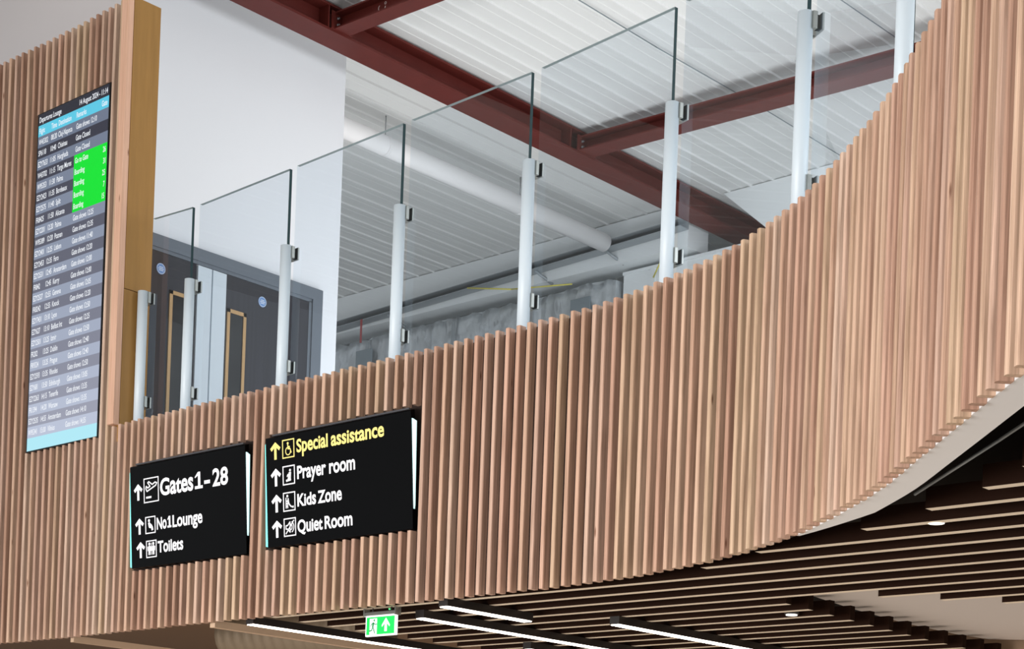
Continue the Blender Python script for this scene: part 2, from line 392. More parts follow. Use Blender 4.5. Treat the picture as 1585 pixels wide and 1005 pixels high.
# ------------------------------------------------------------------ DEPARTURES SCREEN
sx0, sx1, sz0, sz1 = -9.866, -9.095, 2.40, 4.566
scn = thing('departures_screen', 'tall portrait departures screen listing flights, set into the slatted column', 'screen', (-9.48, 6.2, sz0))
b = bm_new(); box(b, sx0-.012, sx1+.012, 6.176, 6.222, sz0-.008, sz1+.006); obj('housing', b, 'black', scn)
P = Plane2D((sx0, 6.1755, sz0), (1, 0, 0), (0, 0, 1)); W_ = sx1-sx0; H_ = sz1-sz0; rh = H_/30.15
def rowz(i): return H_-(i+1)*rh             # bottom of row i
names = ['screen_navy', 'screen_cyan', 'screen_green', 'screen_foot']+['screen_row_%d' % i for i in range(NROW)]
b = bm_new()
def cell(bm, a0, a1, z0, z1, mi, h=.0): P.poly(bm, [(a0, z0), (a1, z0), (a1, z1), (a0, z1)], h, h+.0006, mi)
cell(b, 0, W_, rowz(0), H_, 0); cell(b, 0, W_, rowz(1), rowz(0), 1)
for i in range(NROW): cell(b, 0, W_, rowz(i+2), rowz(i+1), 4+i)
cell(b, 0, W_, 0, rowz(NROW+1), 3)
cell(b, .418, W_, rowz(9), rowz(4), 2, .0007)
flights = [('W43302','08:20','Cluj-Napoca','Gate shows 12:10',''),('SP6118','10:40','Chisinau','Gate Closed',''),('EZY7633','11:05','Hurghada','Gate Closed',''),
 ('W43702','11:15','Targu Mures','Go to Gate','26'),('W95353','11:30','Palma','Boarding','31'),('EZY2423','11:35','Bordeaux','Boarding','25'),('EZY2575','11:40','Split','Boarding','7'),
 ('FR8425','11:50','Alicante','Boarding','15'),('EZY2201','12:20','Palma','Gate shows 12:25',''),('W95389','12:20','Poznan','Gate shows 12:35',''),('EZY2401','12:25','Lisbon','Gate shows 11:40',''),
 ('EZY2453','12:35','Faro','Gate shows 12:20',''),('EZY2531','12:45','Amsterdam','Gate shows 12:00',''),('FR842','12:45','Kerry','Gate shows 12:00',''),('EZY2527','12:55','Geneva','Gate shows 12:05',''),
 ('FR8242','12:55','Knock','Gate shows 12:20',''),('EZY7431','13:10','Lyon','Gate shows 12:50',''),('EZY627','13:10','Belfast Int','Gate shows 12:25',''),('EZY2501','13:25','Izmir','Gate shows 12:50',''),
 ('FR202','13:25','Dublin','Gate shows 12:40',''),('FR9324','13:25','Prague','Gate shows 12:40',''),('EZY2593','13:35','Rhodes','Gate shows 12:50',''),('EZY681','13:50','Edinburgh','Gate shows 13:05',''),
 ('EZY2263','14:15','Tenerife','Gate shows 13:35',''),('FR1394','14:20','Warsaw','Gate shows 13:35',''),('EZY2535','14:55','Amsterdam','Gate shows 14:10',''),('W95341','15:00','Vilnius','Gate shows 14:35','')]
kw = dict(h0=.001, h1=.0022, bold=.012, mi=4+NROW); cp = .036
P.text(b, 'Departures Lounge', .012, rowz(0)+.018, cp, sx=.64, **kw); P.text(b, '14 August 2024 - 11:14', 0, rowz(0)+.018, cp, sx=.66, a_right=W_-.012, **kw)
for t, a in (('Flight', .012), ('Time', .15), ('Destination', .232), ('Remarks', .43)): P.text(b, t, a, rowz(1)+.018, cp, sx=.62, **kw)
P.text(b, 'Gate', 0, rowz(1)+.018, cp, sx=.62, a_right=W_-.012, **kw)
for i, (f_, t_, d_, r_, g_) in enumerate(flights):
    z = rowz(i+2)+.018
    P.text(b, f_, .012, z, cp, sx=.6, **kw); P.text(b, t_, .15, z, cp, sx=.62, **kw); P.text(b, d_, .232, z, cp, sx=.62, **kw); P.text(b, r_, .43, z, cp, sx=.62, **kw)
    if g_: P.text(b, g_, 0, z, cp, sx=.62, a_right=W_-.012, **kw)
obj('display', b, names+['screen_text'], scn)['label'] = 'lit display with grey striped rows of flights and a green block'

# ------------------------------------------------------------------ WAYFINDING SIGNS
def arrow(Pn, bm, cx, z0, z1, wd):
    h = z1-z0; st = h*.2; hw = wd/2; hh = h*.42
    Pn.poly(bm, [(cx-st/2, z0), (cx+st/2, z0), (cx+st/2, z1-st*.9), (cx-st/2, z1-st*.9)])
    for s in (-1, 1): Pn.bar(bm, (cx+s*hw*.9, z1-hh*.98), (cx-s*st*.25, z1-st*.35), st*1.02)
def one(Pn, b, a0, a1, base, cap):
    wd = a1-a0; m = a0+wd*.56; st = cap*.21
    Pn.poly(b, [(m-st/2, base), (m+st/2, base), (m+st/2, base+cap), (m-st/2, base+cap)])
    Pn.poly(b, [(a0, base), (a1, base), (a1, base+cap*.17), (a0, base+cap*.17)])
    Pn.poly(b, [(a0, base+cap*.72), (a0+wd*.04, base+cap*.66), (m, base+cap*.86), (m, base+cap), (m-st*.5, base+cap)])
def make_sign(label, x0, x1, yb, zb, yt, zt, rows, gx):
    t = thing('wayfinding_sign', label, 'sign', ((x0+x1)/2, yb, zb), None)
    Pn = Plane2D((x0, yb, zb), (1, 0, 0), (0, yt-yb, zt-zb)); Lh = math.hypot(yt-yb, zt-zb); Wd = x1-x0
    b = bm_new()
    yk = 6.154
    pts = [(yb, zb), (yt, zt), (yt+.004, zt+.006), (yt+.026, zt+.012), (yk-.006, zb+.02), (yk-.012, zb-.004)]      # tapered case, its face leaning forward at the top
    A = [b.verts.new((x0, y, z)) for y, z in pts]; B = [b.verts.new((x1, y, z)) for y, z in pts]
    b.faces.new(A); b.faces.new(B[::-1])
    for i in range(6): b.faces.new((A[i], B[i], B[(i+1) % 6], A[(i+1) % 6]))
    obj('sign_case', b, 'black_gloss', t)
    b = bm_new(); box(b, x0+.1, x1-.1, yt+.022, yk, zt-.12, zt-.02); obj('mounting_block', b, 'black', t)
    b = bm_new(); box(b, x0+.06, x1-.01, yt-.004, yt+.008, zt+.008, zt+.016); obj('top_rail', b, 'frame_edge', t)
    for q, mt_, lb in (([(x0-.024, zb+.01), (x0-.001, zb+.005), (x0-.001, zt-.01), (x0-.012, zt-.03)], 'glow_cyan', 'turquoise lit acrylic edge'),
                   ([(x1+.001, zb+.10), (x1+.005, zb+.12), (x1+gx, zt-.05), (x1+.001, zt-.035)], 'glow_white', 'pale lit acrylic edge, white to turquoise')):
        b = bm_new(); yy = lambda z: yb+(yt-yb)*(z-zb)/(zt-zb)+.006
        A = [b.verts.new((x_, yy(z_), z_)) for x_, z_ in q]; B = [b.verts.new(v.co+Vector((0, .01, 0))) for v in A]
        b.faces.new(A); b.faces.new(B[::-1])
        for i in range(4): b.faces.new((A[i], B[i], B[(i+1) % 4], A[(i+1) % 4]))
        obj('glowing_edge', b, mt_, t)['label'] = lb
    for txt, base, cap, ax, az0, az1, bx, icon, mt in rows:
        for wd_, wa, wb in txt:
            b = bm_new()
            if wd_ == '1': one(Pn, b, wa, wb, base, cap)
            elif wd_ == 'No1':
                m_ = wa+(wb-wa)*.68; Pn.sign_text(b, 'No', wa, base, cap, m_-wa); one(Pn, b, m_+.008, wb, base, cap)
            else: Pn.sign_text(b, wd_, wa, base, cap, wb-wa)
            obj('lettering', b, mt, t)
        b = bm_new(); arrow(Pn, b, ax, az0, az1, .08); obj('arrow', b, mt, t)
        b = bm_new(); Pn.rect_line(b, bx[0], bx[1], bx[2], bx[3], .006); icon(Pn, b, bx); obj('pictogram', b, mt, t)
    return t
def ic_plane(P, b, x):
    o = lambda a, c: (x[0]+(x[1]-x[0])*a, x[2]+(x[3]-x[2])*c); wd = .007
    P.line(b, [o(.12,.6), o(.2,.46), o(.82,.66), o(.9,.76), o(.78,.8), o(.58,.72), o(.34,.86), o(.26,.82), o(.42,.66), o(.26,.6), o(.16,.68), o(.12,.6)], wd)
    P.bar(b, o(.14,.2), o(.5,.2), .011)
def ic_seat(P, b, x):
    o = lambda a, c: (x[0]+(x[1]-x[0])*a, x[2]+(x[3]-x[2])*c)
    P.disc(b, o(.36,.78), .009); P.line(b, [o(.34,.66), o(.42,.4), o(.66,.36), o(.72,.16)], .016); P.bar(b, o(.42,.6), o(.66,.44), .008)
def ic_toilet(P, b, x):
    o = lambda a, c: (x[0]+(x[1]-x[0])*a, x[2]+(x[3]-x[2])*c)
    for a in (.3, .7): P.disc(b, o(a,.82), .009); P.poly(b, [o(a-.1,.7), o(a+.1,.7), o(a+.08,.3), o(a-.08,.3)]); P.bar(b, o(a-.06,.34), o(a-.06,.14), .007); P.bar(b, o(a+.06,.34), o(a+.06,.14), .007); P.bar(b, o(a-.16,.66), o(a-.14,.38), .005); P.bar(b, o(a+.16,.66), o(a+.14,.38), .005)
    P.bar(b, o(.5,.88), o(.5,.14), .003)
def ic_wheel(P, b, x):
    o = lambda a, c: (x[0]+(x[1]-x[0])*a, x[2]+(x[3]-x[2])*c)
    P.disc(b, o(.46,.8), .007); P.line(b, [o(.46,.72), o(.48,.48), o(.66,.48), o(.76,.24)], .006); P.ring(b, o(.48,.36), .02, .005, 18); P.bar(b, o(.47,.62), o(.64,.6), .005)
def ic_pray(P, b, x):
    o = lambda a, c: (x[0]+(x[1]-x[0])*a, x[2]+(x[3]-x[2])*c)
    P.disc(b, o(.62,.76), .007); P.poly(b, [o(.52,.66), o(.7,.66), o(.66,.3), o(.4,.26)]); P.line(b, [o(.56,.6), o(.36,.44), o(.44,.56)], .006); P.bar(b, o(.26,.2), o(.68,.24), .011)
def ic_slide(P, b, x):
    o = lambda a, c: (x[0]+(x[1]-x[0])*a, x[2]+(x[3]-x[2])*c)
    P.disc(b, o(.34,.82), .007); P.line(b, [o(.4,.7), o(.46,.4), o(.62,.24), o(.84,.16), o(.84,.24)], .007); P.bar(b, o(.22,.74), o(.22,.14), .006); P.bar(b, o(.36,.6), o(.36,.14), .006)
    for c in (.26, .4, .54): P.bar(b, o(.22, c), o(.36, c), .004)
def ic_quiet(P, b, x):
    o = lambda a, c: (x[0]+(x[1]-x[0])*a, x[2]+(x[3]-x[2])*c)
    P.line(b, [o(.16,.4), o(.16,.6), o(.3,.6), o(.52,.8), o(.52,.2), o(.3,.4), o(.16,.4)], .006); P.bar(b, o(.14,.12), o(.86,.88), .006)
    P.ring(b, o(.5,.5), .018, .005, 8, -PI/3, PI/3); P.ring(b, o(.5,.5), .032, .005, 10, -PI/3, PI/3)
rows1 = [([('Gates', .29, .600), ('1', .615, .685), ('-', .700, .752), ('28', .775, .912)], .400, .094, .078, .392, .486, (.136, .273, .373, .51), ic_plane, 'letter_white'),
         ([('No1', .253, .390), ('Lounge', .402, .678)], .208, .066, .085, .193, .285, (.145, .236, .193, .286), ic_seat, 'letter_white'),
         ([('Toilets', .258, .498)], .074, .064, .092, .055, .147, (.149, .243, .053, .147), ic_toilet, 'letter_white')]
rows2 = [([('Special', .252, .499), ('assistance', .523, .921)], .483, .066, .080, .464, .555, (.14, .231, .464, .557), ic_wheel, 'letter_yellow'),
         ([('Prayer', .253, .480), ('room', .505, .703)], .343, .066, .080, .322, .415, (.139, .231, .323, .418), ic_pray, 'letter_white'),
         ([('Kids', .25, .398), ('Zone', .412, .598)], .199, .063, .081, .183, .276, (.138, .230, .183, .278), ic_slide, 'letter_white'),
         ([('Quiet', .247, .446), ('Room', .462, .675)], .061, .064, .080, .048, .138, (.139, .231, .05, .141), ic_quiet, 'letter_white')]
make_sign('black lit hanging sign reading Gates 1 - 28, No1 Lounge and Toilets', -8.608, -7.535-.012, 6.125, 1.54, 6.085, 2.13, rows1, .024)
make_sign('black lit sign with yellow Special assistance line above Prayer room and Kids Zone', -7.33, -6.217, 6.095, 1.547, 6.05, 2.127, rows2, .026)

# ------------------------------------------------------------------ BALUSTRADE
ZF = 2.3; ZPT = 3.27; ZG = 3.72; ZGB = 2.40
posts = [(-8.836, 6.294), (-8.413, 6.323), (-7.493, 6.281), (-6.542, 6.234), (-5.614, 6.191), (-4.685, 6.088), (-3.782, 5.739), (-3.03, 5.20), (-2.37, 4.55)]
def post_parts(root, loc, ang):
    """white tubular post with two steel glass clamps on its +x side"""
    x, y = loc
    b = bm_new(); tube(b, (x, y, ZF), (x, y, ZPT), .031, 20); obj('post_tube', b, 'white_metal', root)
    b = bm_new(); tube(b, (x, y, ZF), (x, y, ZF+.012), .06, 20); obj('base_plate', b, 'white_metal', root)
    for zc in (2.60, 3.235):
        b = bm_new()      # H-shaped clamp: one jaw in front of the glass, one behind, joined between the panels
        prism(b, [(x-.05, y+.015), (x+.036, y+.015), (x+.036, y+.0345), (x+.010, y+.0345), (x+.010, y+.0555), (x+.036, y+.0555), (x+.036, y+.066), (x-.05, y+.066),
                  (x-.05, y+.0555), (x-.024, y+.0555), (x-.024, y+.0345), (x-.05, y+.0345)], zc-.034, zc+.034)
        cl = obj('clamp', b, 'brushed_steel', root, bevel=.002); cl['label'] = 'brushed steel glass clamp'
        b = bm_new(); box(b, x+.0102, x+.0345, y+.0347, y+.0353, zc-.032, zc+.032); box(b, x+.0102, x+.012, y+.0347, y+.0553, zc-.032, zc+.032); box(b, x+.0102, x+.0345, y+.0547, y+.0553, zc-.032, zc+.032)
        obj('gasket', b, 'rubber', cl)
ordn = ['first', 'second', 'third', 'fourth', 'fifth', 'sixth', 'seventh', 'eighth', 'ninth']
where = ['white balustrade post against the golden oak panel', 'white balustrade post in front of the dark double doors, nearest the oak panel', 'white balustrade post overlapping the right end of the dark door frame',
         'white balustrade post fourth from the oak panel, above the gap right of the white wall', 'white balustrade post fifth from the oak panel, before the pale duct',
         'white balustrade post sixth from the oak panel, where the red beam passes behind', 'white balustrade post seventh from the oak panel, crossing the far red cross beam', 'white balustrade post at the far right, half hidden by the rising battens',
         'white balustrade post hidden behind the battens at the upper right']
proto = None
for i, (x, y) in enumerate(posts[:8]):
    a, c = posts[max(0, i-1)], posts[min(len(posts)-1, i+1)]; ang = math.atan2(c[1]-a[1], c[0]-a[0])
    if proto is None:
        r0 = thing('balustrade_post', where[i], 'post', (0, 0, ZF), 'balustrade posts'); post_parts(r0, (0, 0), 0); proto = r0; o = r0
        kids = [(ch, list(ch.children)) for ch in r0.children]
    else:
        o = proto.copy(); C.objects.link(o); o['label'] = where[i]
        for ch, gs in kids:
            c2 = ch.copy(); C.objects.link(c2); c2.parent = o
            for g in gs: g2 = g.copy(); C.objects.link(g2); g2.parent = c2
    o.location = (x, y, ZF+CZ); o.rotation_euler = (0, 0, ang)
gl = ['narrow clear glass balustrade panel beside the oak end panel', 'clear glass balustrade panel in front of the dark double doors', 'clear glass balustrade panel across the white wall corner',
      'clear glass balustrade panel before the pale duct, third of the full width ones', 'clear glass balustrade panel across the joint of the red beams', 'clear glass balustrade panel in front of the red cross beam, sixth along',
      'clear glass balustrade panel at the far right beside the rising battens']
for i in range(7):
    a = Vector(posts[i]); c = Vector(posts[i+1]); d = (c-a).normalized(); n = Vector((-d.y, d.x))
    p, q = a+d*.026+n*.045, c-d*.040+n*.045; t_ = .0095
    b = bm_new()
    pl = [p-n*t_, q-n*t_, q+n*t_, p+n*t_]
    A = [b.verts.new((v.x, v.y, ZGB)) for v in pl]; B = [b.verts.new((v.x, v.y, ZG)) for v in pl]
    for j, f in enumerate(((A[0], A[1], B[1], B[0]), (A[1], A[2], B[2], B[1]), (A[2], A[3], B[3], B[2]), (A[3], A[0], B[0], B[3]), (A[3], A[2], A[1], A[0]), (B[0], B[1], B[2], B[3]))):
        b.faces.new(f).material_index = 0 if j in (0, 2, 3) else (2 if j == 5 else 1)
    tag(obj('glass_panel', b, ['glass', 'glass_edge', 'glass_top']), gl[i], 'glass panel', 'glass balustrade panels')

# ------------------------------------------------------------------ DOORS IN THE WHITE WALL
XW = -10.72
def fbox(bm, y0, y1, z0, z1, d0, d1, mi=0): box(bm, XW+d0, XW+d1, y0, y1, z0, z1, mi)
b = bm_new(); fbox(b, 6.9, 9.366, 4.32, 4.413, 0, .03); fbox(b, 9.262, 9.366, 2.3, 4.32, 0, .03); fbox(b, 9.232, 9.262, 2.3, 4.30, 0, .018); fbox(b, 6.9, 9.262, 4.295, 4.32, 0, .018)
struct(obj('trim_2', b, 'door_frame_grey'))
def door(name, y0, y1, vy0, vy1, cy, label):
    b = bm_new(); fbox(b, y0, y1, 2.31, 4.292, .001, .014); dr = struct(obj(name, b, 'door_veneer'))
    b = bm_new()
    fbox(b, vy0, vy0+.028, 2.75, 4.035, .014, .026); fbox(b, vy1-.028, vy1, 2.75, 4.035, .014, .026); fbox(b, vy0, vy1, 4.007, 4.035, .014, .026); fbox(b, vy0, vy1, 2.75, 2.778, .014, .026)
    obj('vision_frame', b, 'oak_frame', dr); b = bm_new(); fbox(b, vy0+.028, vy1-.028, 2.778, 4.007, .0142, .018); obj('vision_glass', b, 'dark_glass', dr)
    b = bm_new(); tube(b, (XW+.0142, cy, 4.17), (XW+.018, cy, 4.17), .041, 24)
    d = obj('door_disc', b, 'sign_blue', dr); d['label'] = 'round blue door notice'
    Pn = Plane2D((XW+.0183, cy, 4.17), (0, 1, 0), (0, 0, 1)); b = bm_new()
    Pn.ring(b, (0, 0), .037, .003, 24); 
    for z_, w2 in ((.012, .018), (0, .025), (-.012, .02)): Pn.bar(b, (-w2, z_), (w2, z_), .005)
    obj('disc_print', b, 'print_white', d)
    return dr
door('door_1', 7.05, 8.105, 7.86, 8.045, 7.776, '')
door('door_2', 8.395, 9.232, 8.405, 8.592, 8.751, '')
b = bm_new(); fbox(b, 8.115, 8.245, 2.31, 4.288, .002, .022); struct(obj('trim_3', b, 'pale_strip'))
b = bm_new(); fbox(b, 8.258, 8.388, 2.31, 4.288, .002, .022); struct(obj('trim_4', b, 'pale_strip'))

# ------------------------------------------------------------------ ROOF STEEL
def ibeam_y(bm, x0, x1, y0, y1, z0, z1, tf=.018, tw=.014):
    xm = (x0+x1)/2
    box(bm, x0, x1, y0, y1, z0, z0+tf); box(bm, x0, x1, y0, y1, z1-tf, z1); box(bm, xm-tw/2, xm+tw/2, y0, y1, z0+tf-.001, z1-tf+.001)
t = thing('roof_beam', 'long dark red steel roof beam running diagonally away above the mezzanine', 'beam', (-10.28, 10, 6.19))
b = bm_new(); ibeam_y(b, -10.40, -10.16, -2.4, 15.29, 6.195, 6.402); obj('steel_section', b, 'red_steel', t)
def stiff(y, nm):
    b = bm_new(); box(b, -10.276, -10.163, y-.006, y+.006, 6.214, 6.384); obj('stiffener_plate', b, 'red_steel', t)
stiff(8.86, 's'); stiff(11.75, 's')
def cross(label, y0, x0, x1, drop, wd, name='cross_beam'):
    tt = thing(name, label, 'beam', (x0, y0+wd/2, 6.2), None)
    b = bm_new(); z0, z1, tf = 6.215, 6.345, .012
    box(b, x0, x1, y0, y0+wd, z0, z0+tf); box(b, x0, x1, y0, y0+wd, z1-tf, z1); box(b, x0, x1, y0+wd/2-.005, y0+wd/2+.005, z0+tf-.001, z1-tf+.001)
    for v in b.verts: v.co.z -= drop*(v.co.x-x0)/(x1-x0)
    obj('steel_section', b, 'red_steel', tt)
    b = bm_new()
    box(b, x0-.0045, x0+.006, y0-.03, y0+wd+.03, z0-.003, z1+.005); obj('end_plate', b, 'red_steel', tt)
    for dz in (.035, .085):
        b = bm_new(); tube(b, (x0+.006, y0+.028, z0+dz), (x0+.020, y0+.028, z0+dz), .013, 6); tube(b, (x0+.020, y0+.028, z0+dz), (x0+.032, y0+.028, z0+dz), .007, 10); obj('bolt', b, 'bolt_steel', tt)
    return tt
c1 = cross('short looking red cross beam at the top, bolted to the long red beam', 8.91, -10.155, -3.5, .2, .155)
Pn = Plane2D((-9.72, 8.983, 6.255), (1, 0, 0), (0, 0, 1)); b = bm_new()
Pn.ring(b, (0, .02), .02, .004, 10, PI*.6, PI*1.5); Pn.bar(b, (.05, .0), (.055, .02), .006); Pn.ring(b, (.055, .042), .009, .004, 10); obj('chalk_mark', b, 'chalk', c1)['label'] = 'white chalk fitter marks'
cross('red cross beam further back, seen through the glass and running right', 11.86, -10.155, -3.5, .22, .2)
tt = thing('round_duct', 'slim white round duct running under the roof deck beyond the glass', 'duct', (-11.35, 11.5, 6.0))
b = bm_new(); tube(b, (-11.36, 7.0, 6.15), (-11.36, 13.72, 6.15), .088, 24); obj('duct_tube', b, 'white_board', tt)
for yy in (10.6, 12.4):
    b = bm_new(); tube(b, (-11.36, yy, 6.15), (-11.36, yy+.03, 6.15), .091, 24); obj('joint_collar', b, 'white_board', tt)
    b = bm_new(); tube(b, (-11.36, yy+.015, 6.235), (-11.36, yy+.015, 6.419), .005, 6); obj('hanger_rod', b, 'bolt_steel', tt)
for x_, lb in ((-8.63, 'thin dark cable under the roof deck, nearer the red beam joint'), (-7.08, 'thin dark cable under the roof deck at the far right')):
    b = bm_new(); path_tube(b, [(x_, 7.0, 6.399), (x_+.015, 9.0, 6.397), (x_-.01, 11.0, 6.399), (x_+.02, 12.4, 6.396), (x_, 13.89, 6.399)], .0045, 6)
    tag(obj('roof_cable', b, 'grey_panel'), lb, 'cable', 'roof cables')

# far end: channel, foil wrapped duct, partition
tt = thing('cable_channel', 'grey steel channel running along the far end below the plaster bulkhead', 'channel', (-13, 13.8, 6.0))
b = bm_new()
for i in range(1):
    A = [(-16.8, 5.955), (-10.42, 6.135)]
    vs_ = []
    for (x_, z_) in A:
        vs_.append([b.verts.new((x_, y_, z_+dz)) for y_, dz in ((13.74, 0), (13.88, 0), (13.88, .075), (13.74, .075), (13.74, .068), (13.873, .068), (13.873, .007), (13.74, .007))])
    n = 8
    for j in range(n): b.faces.new((vs_[0][j], vs_[0][(j+1) % n], vs_[1][(j+1) % n], vs_[1][j]))
    b.faces.new(vs_[0]); b.faces.new(vs_[1][::-1])
obj('channel_section', b, 'grey_steel', tt)
for x_, L_ in ((-14.6, .5), (-12.35, .45), (-11.4, .5)):
    zz = 5.955+(x_+16.8)/6.38*.18
    b = bm_new(); tube(b, (x_, 13.78, zz-.005), (x_+L_*.2, 13.97, zz-.12), .016, 8); obj('support_strut', b, 'grey_steel', tt)
foil = thing('foil_wrapped_duct', 'silvery foil wrapped duct along the far wall, seen through the glass', 'duct', (-13, 14.05, 4.0))
b = bm_new(); nx, nz = 90, 24
rng = random.Random(3)
grid = []
for i in range(nx+1):
    x_ = -16.5+i/nx*5.1; row = []
    fold = rng.uniform(-.05, .05)
    for j in range(nz+1):
        z_ = 4.0+j/nz*(1.86+.0+(.02*math.sin(i*1.3)))
        row.append(b.verts.new((x_, 13.98+fold*(.4+.6*math.sin(j*.5+i*.37)**2)+rng.uniform(-.022, .022), z_)))
    grid.append(row)
for i in range(nx):
    for j in range(nz): f = b.faces.new((grid[i][j], grid[i+1][j], grid[i+1][j+1], grid[i][j+1])); f.smooth = True
bk = [[b.verts.new((x_, 14.24, z_)) for z_ in (4.0, 5.86)] for x_ in (-16.5, -11.4)]
b.faces.new((bk[0][0], bk[0][1], bk[1][1], bk[1][0]))
b.faces.new([grid[i][nz] for i in range(nx+1)]+[bk[1][1], bk[0][1]]); b.faces.new([grid[i][0] for i in range(nx+1)][::-1]+[bk[0][0], bk[1][0]])
b.faces.new([grid[0][j] for j in range(nz+1)]+[bk[0][1], bk[0][0]]); b.faces.new([grid[nx][j] for j in range(nz+1)][::-1]+[bk[1][0], bk[1][1]])
obj('foil_jacket', b, 'foil', foil)
for x_ in (-15.1, -13.7, -12.6):
    b = bm_new(); box(b, x_, x_+.05, 13.915, 13.925, 4.1, 5.8); obj('tape_seam', b, 'grey_steel', foil)
for x_ in (-15.25, -11.95):
    b = bm_new(); box(b, x_, x_+.26, 13.905, 13.93, 5.42, 5.72); obj('access_hatch', b, 'grey_panel', foil)['label'] = 'dark square access opening'
b = bm_new(); box(b, -11.36, -9.2, 14.05, 14.24, 2.3, 5.9); box(b, -11.36, -9.2, 14.03, 14.24, 5.9, 5.93); box(b, -11.0, -10.94, 14.03, 14.05, 2.3, 5.9)
tag(obj('partition_panel', b, 'far_white'), 'pale partition panels at the far end right of the foil duct', 'partition')
b = bm_new(); path_tube(b, [(-13.3, 13.738, 6.06), (-12.7, 13.80, 5.95), (-11.9, 13.86, 5.87)], .008, 6); tag(obj('yellow_cable', b, 'yellow_cable'), 'yellow cable drooping under the grey channel towards the foil duct', 'cable', 'yellow cables')
b = bm_new(); path_tube(b, [(-10.55, 13.738, 6.14), (-10.75, 13.9, 5.93), (-10.95, 14.02, 5.8)], .008, 6); tag(obj('yellow_cable', b, 'yellow_cable'), 'yellow cable slanting down right beside the sixth balustrade post', 'cable', 'yellow cables')
b = bm_new(); box(b, -15.0, -14.975, 13.728, 13.739, 5.74, 6.01); tag(obj('red_tag', b, 'red_tag'), 'small dull red tag hanging from the grey channel', 'tag')

# ------------------------------------------------------------------ LOUNGE CEILING BELOW THE MEZZANINE
ZBF = 1.20; BH = .074; BT = .045
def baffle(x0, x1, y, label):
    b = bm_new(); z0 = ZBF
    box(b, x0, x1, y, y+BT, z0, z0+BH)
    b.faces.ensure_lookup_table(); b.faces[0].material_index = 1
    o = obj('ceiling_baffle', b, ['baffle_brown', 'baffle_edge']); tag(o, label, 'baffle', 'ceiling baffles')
Yk = lambda k: 5.817+.215*k
lefts = {-4: -2.43, -3: -2.67, -2: -2.99, -1: -3.37, 0: -3.98, 1: -4.40}
cnt = ['first', 'second', 'third', 'fourth', 'fifth', 'sixth', 'seventh', 'eighth', 'ninth', 'tenth', 'eleventh', 'twelfth', 'thirteenth', 'fourteenth', 'fifteenth', 'sixteenth', 'seventeenth', 'eighteenth', 'nineteenth', 'twentieth', 'twenty-first', 'twenty-second', 'twenty-third', 'twenty-fourth']
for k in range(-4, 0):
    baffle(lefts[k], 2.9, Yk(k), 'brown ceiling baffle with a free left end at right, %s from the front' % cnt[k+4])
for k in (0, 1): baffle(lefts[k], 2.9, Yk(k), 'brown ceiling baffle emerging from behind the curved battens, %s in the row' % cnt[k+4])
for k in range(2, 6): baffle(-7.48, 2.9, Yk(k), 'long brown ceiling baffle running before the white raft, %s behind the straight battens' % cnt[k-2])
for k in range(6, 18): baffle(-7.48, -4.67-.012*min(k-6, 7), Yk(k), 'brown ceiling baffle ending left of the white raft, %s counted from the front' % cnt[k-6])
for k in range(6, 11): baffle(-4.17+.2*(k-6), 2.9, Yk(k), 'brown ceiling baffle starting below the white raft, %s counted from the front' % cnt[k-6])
# white raft above the baffle opening
b = bm_new(); ed = [(-4.55, 6.9), (-4.73, 7.2), (-4.79, 7.49), (-4.86, 8.03), (-4.90, 8.65), (-4.88, 9.2), (-4.82, 9.5), (-4.66, 9.6), (-4.2, 9.66), (1.5, 9.7), (1.5, 6.9)]
prism(b, ed, 1.30, 1.36); tag(obj('ceiling_raft', b, 'raft_white'), 'smooth white curved ceiling raft above the ends of the brown baffles', 'ceiling raft')
b = bm_new(); box(b, -5.0, 2.9, 9.72, 9.80, .3, 1.42); tag(obj('end_fascia', b, 'lounge_brown'), 'plain brown fascia board beyond the white ceiling raft', 'fascia')
def linear(x, y0, y1, label):
    t = thing('linear_light', label, 'light', (x, (y0+y1)/2, 1.155), 'linear lights under the baffles')
    b = bm_new(); box(b, x-.031, x+.031, y0, y1, 1.158, 1.1995); obj('housing', b, 'housing_black', t)
    b = bm_new(); box(b, x-.027, x+.027, y0+.006, y1-.006, 1.153, 1.158); obj('diffuser', b, 'linear_diffuser', t)
linear(-7.56, 6.175, 9.6, 'glowing linear light at the lower left, beside the pale timber trim')
linear(-6.05, 6.16, 6.80, 'short glowing linear light right of the exit sign, touching the battens')
linear(-6.485, 6.43, 8.6, 'glowing linear light just below the short one by the exit sign')
linear(-5.71, 7.09, 9.4, 'glowing linear light furthest right under the brown baffles')
linear(-6.91, 7.76, 9.4, 'linear light of which only the tip shows at the bottom edge')
def downlight(x, y, label):
    t = thing('downlight', label, 'light', (x, y, 1.21), 'downlights')
    b = bm_new(); tube(b, (x, y, 1.205), (x, y, 1.27), .036, 20); obj('can', b, 'housing_black', t)
    b = bm_new(); tube(b, (x, y, 1.2), (x, y, 1.205), .029, 20); obj('lens', b, 'downlight_diffuser', t)
downlight(-3.09, 5.545+.105, 'small round downlight between the baffles at the right'); downlight(-4.88, 7.48, 'small round downlight at the ends of the baffles beside the raft')
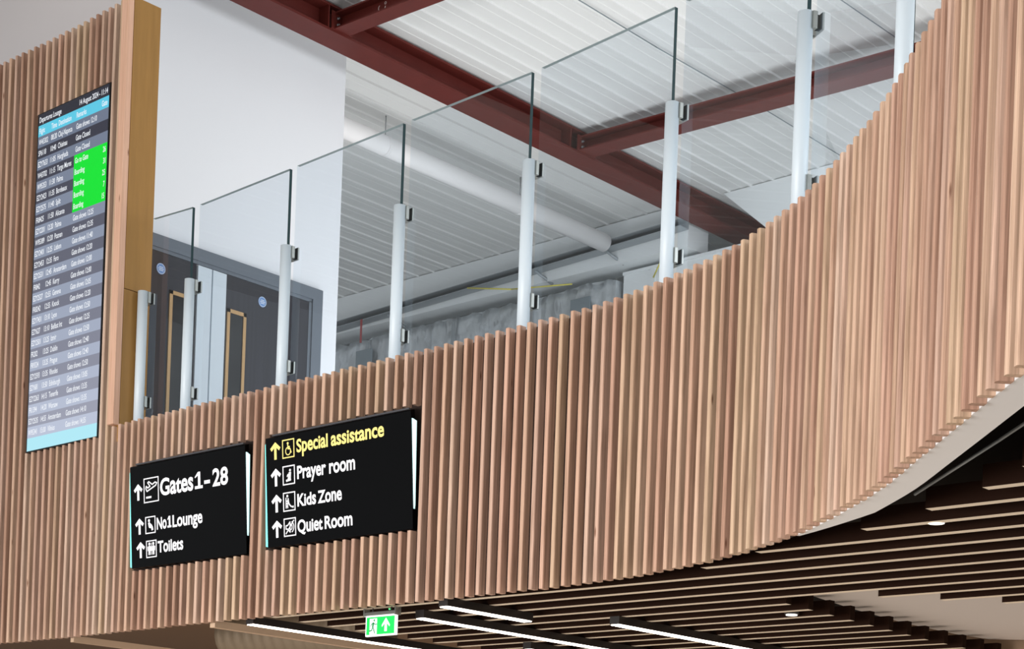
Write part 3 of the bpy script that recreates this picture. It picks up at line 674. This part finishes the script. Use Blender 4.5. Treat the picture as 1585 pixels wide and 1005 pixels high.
# exit sign
ex = thing('exit_sign', 'green and white running man exit sign hung under the baffles', 'sign', (-6.6, 6.27, 1.05))
b = bm_new(); box(b, -6.715, -6.487, 6.262, 6.278, 1.052, 1.160); obj('light_panel', b, 'exit_white', ex, bevel=.003)
b = bm_new(); box(b, -6.72, -6.482, 6.255, 6.285, 1.160, 1.178)
for xx in (-6.722, -6.488): prism(b, [(xx, 6.25), (xx+.008, 6.25), (xx+.008, 6.29), (xx, 6.29)], 1.155, 1.197)
obj('bracket', b, 'brushed_steel', ex)
for xx in (-6.67, -6.53):
    b = bm_new(); tube(b, (xx, 6.27, 1.178), (xx, 6.27, 1.1995), .004, 8); obj('hanger', b, 'rubber', ex)
b = bm_new(); tube(b, (-6.53, 6.252, 1.186), (-6.53, 6.258, 1.186), .004, 8); obj('status_led', b, 'led_green', ex)
Pn = Plane2D((-6.715, 6.262, 1.052), (1, 0, 0), (0, 0, 1)); b = bm_new()
Pn.poly(b, [(.009, .008), (.219, .008), (.219, .1), (.009, .1)], .0004, .0010, 0)
Pn.poly(b, [(.034, .010), (.088, .010), (.088, .092), (.034, .092)], .0011, .0016, 1)
cx = .155
Pn.poly(b, [(cx-.009, .022), (cx+.009, .022), (cx+.009, .070), (cx-.009, .070)], .0011, .0016, 1)
Pn.poly(b, [(cx, .092), (cx-.03, .055), (cx-.028, .045), (cx, .073), (cx+.028, .045), (cx+.03, .055)], .0011, .0016, 1)
Pn.disc(b, (.068, .082), .0065, 12, h0=.0017, h1=.0022, mi=2)
for pts, wd in (([(.062, .072), (.058, .048)], .013), ([(.058, .048), (.05, .03), (.03, .028)], .007), ([(.06, .046), (.068, .03), (.074, .014)], .007), ([(.062, .07), (.046, .062), (.04, .05)], .005), ([(.062, .07), (.076, .06), (.088, .062)], .005)):
    Pn.line(b, pts, wd, h0=.0017, h1=.0022, mi=2)
obj('exit_symbol', b, ['exit_green', 'exit_white', 'exit_dark'], ex)
# lower left: open ceiling
b = bm_new(); box(b, -7.93, -7.885, 6.19, 10, 1.16, 1.2); tag(obj('timber_trim', b, 'lounge_trim'), 'pale timber trim beside the linear light at the lower left', 'trim')
b = bm_new(); box(b, -9.42, -9.385, 6.26, 10, 1.16, 1.2); tag(obj('timber_trim', b, 'lounge_trim'), 'pale timber trim at the far lower left corner', 'trim')
b = bm_new(); box(b, -16, -7.95, 6.34, 12.9, 1.62, 1.66); tag(obj('ceiling_panel', b, 'lounge_brown'), 'brown ceiling panel above the duct at the lower left', 'ceiling panel')
fd = thing('flexible_duct', 'ribbed flexible duct under the slatted front at the lower left', 'duct', (-8.6, 6.9, 1.3))
b = bm_new(); n = 60
p, q = Vector((-9.3, 7.45, 1.335)), Vector((-8.02, 7.62, 1.335))
rings = []
d = (q-p).normalized(); a_ = d.orthogonal().normalized(); b_ = d.cross(a_)
for i in range(n+1):
    c_ = p.lerp(q, i/n); rr = .165+(.008 if i % 4 == 0 else -.004)
    rings.append([b.verts.new(c_+(a_*math.cos(2*PI*j/20)+b_*math.sin(2*PI*j/20))*rr) for j in range(20)])
for i in range(n):
    for j in range(20): f = b.faces.new((rings[i][j], rings[i][(j+1) % 20], rings[i+1][(j+1) % 20], rings[i+1][j])); f.smooth = True
b.faces.new(rings[0]); b.faces.new(rings[-1][::-1])
obj('duct_hose', b, 'duct_grey', fd)
b = bm_new(); tube(b, (-8.65, 7.54, 1.5), (-8.65, 7.54, 1.62), .006, 8); obj('strap', b, 'grey_steel', fd)
# thin suspended rail in the dark gap at the right
b = bm_new(); path_tube(b, [(-3.05, 5.42, 1.262), (-2.5, 4.95, 1.29), (-1.4, 3.95, 1.33)], .006, 6); tag(obj('suspension_rail', b, 'grey_steel'), 'thin pale rail in the dark gap under the curved front', 'rail')
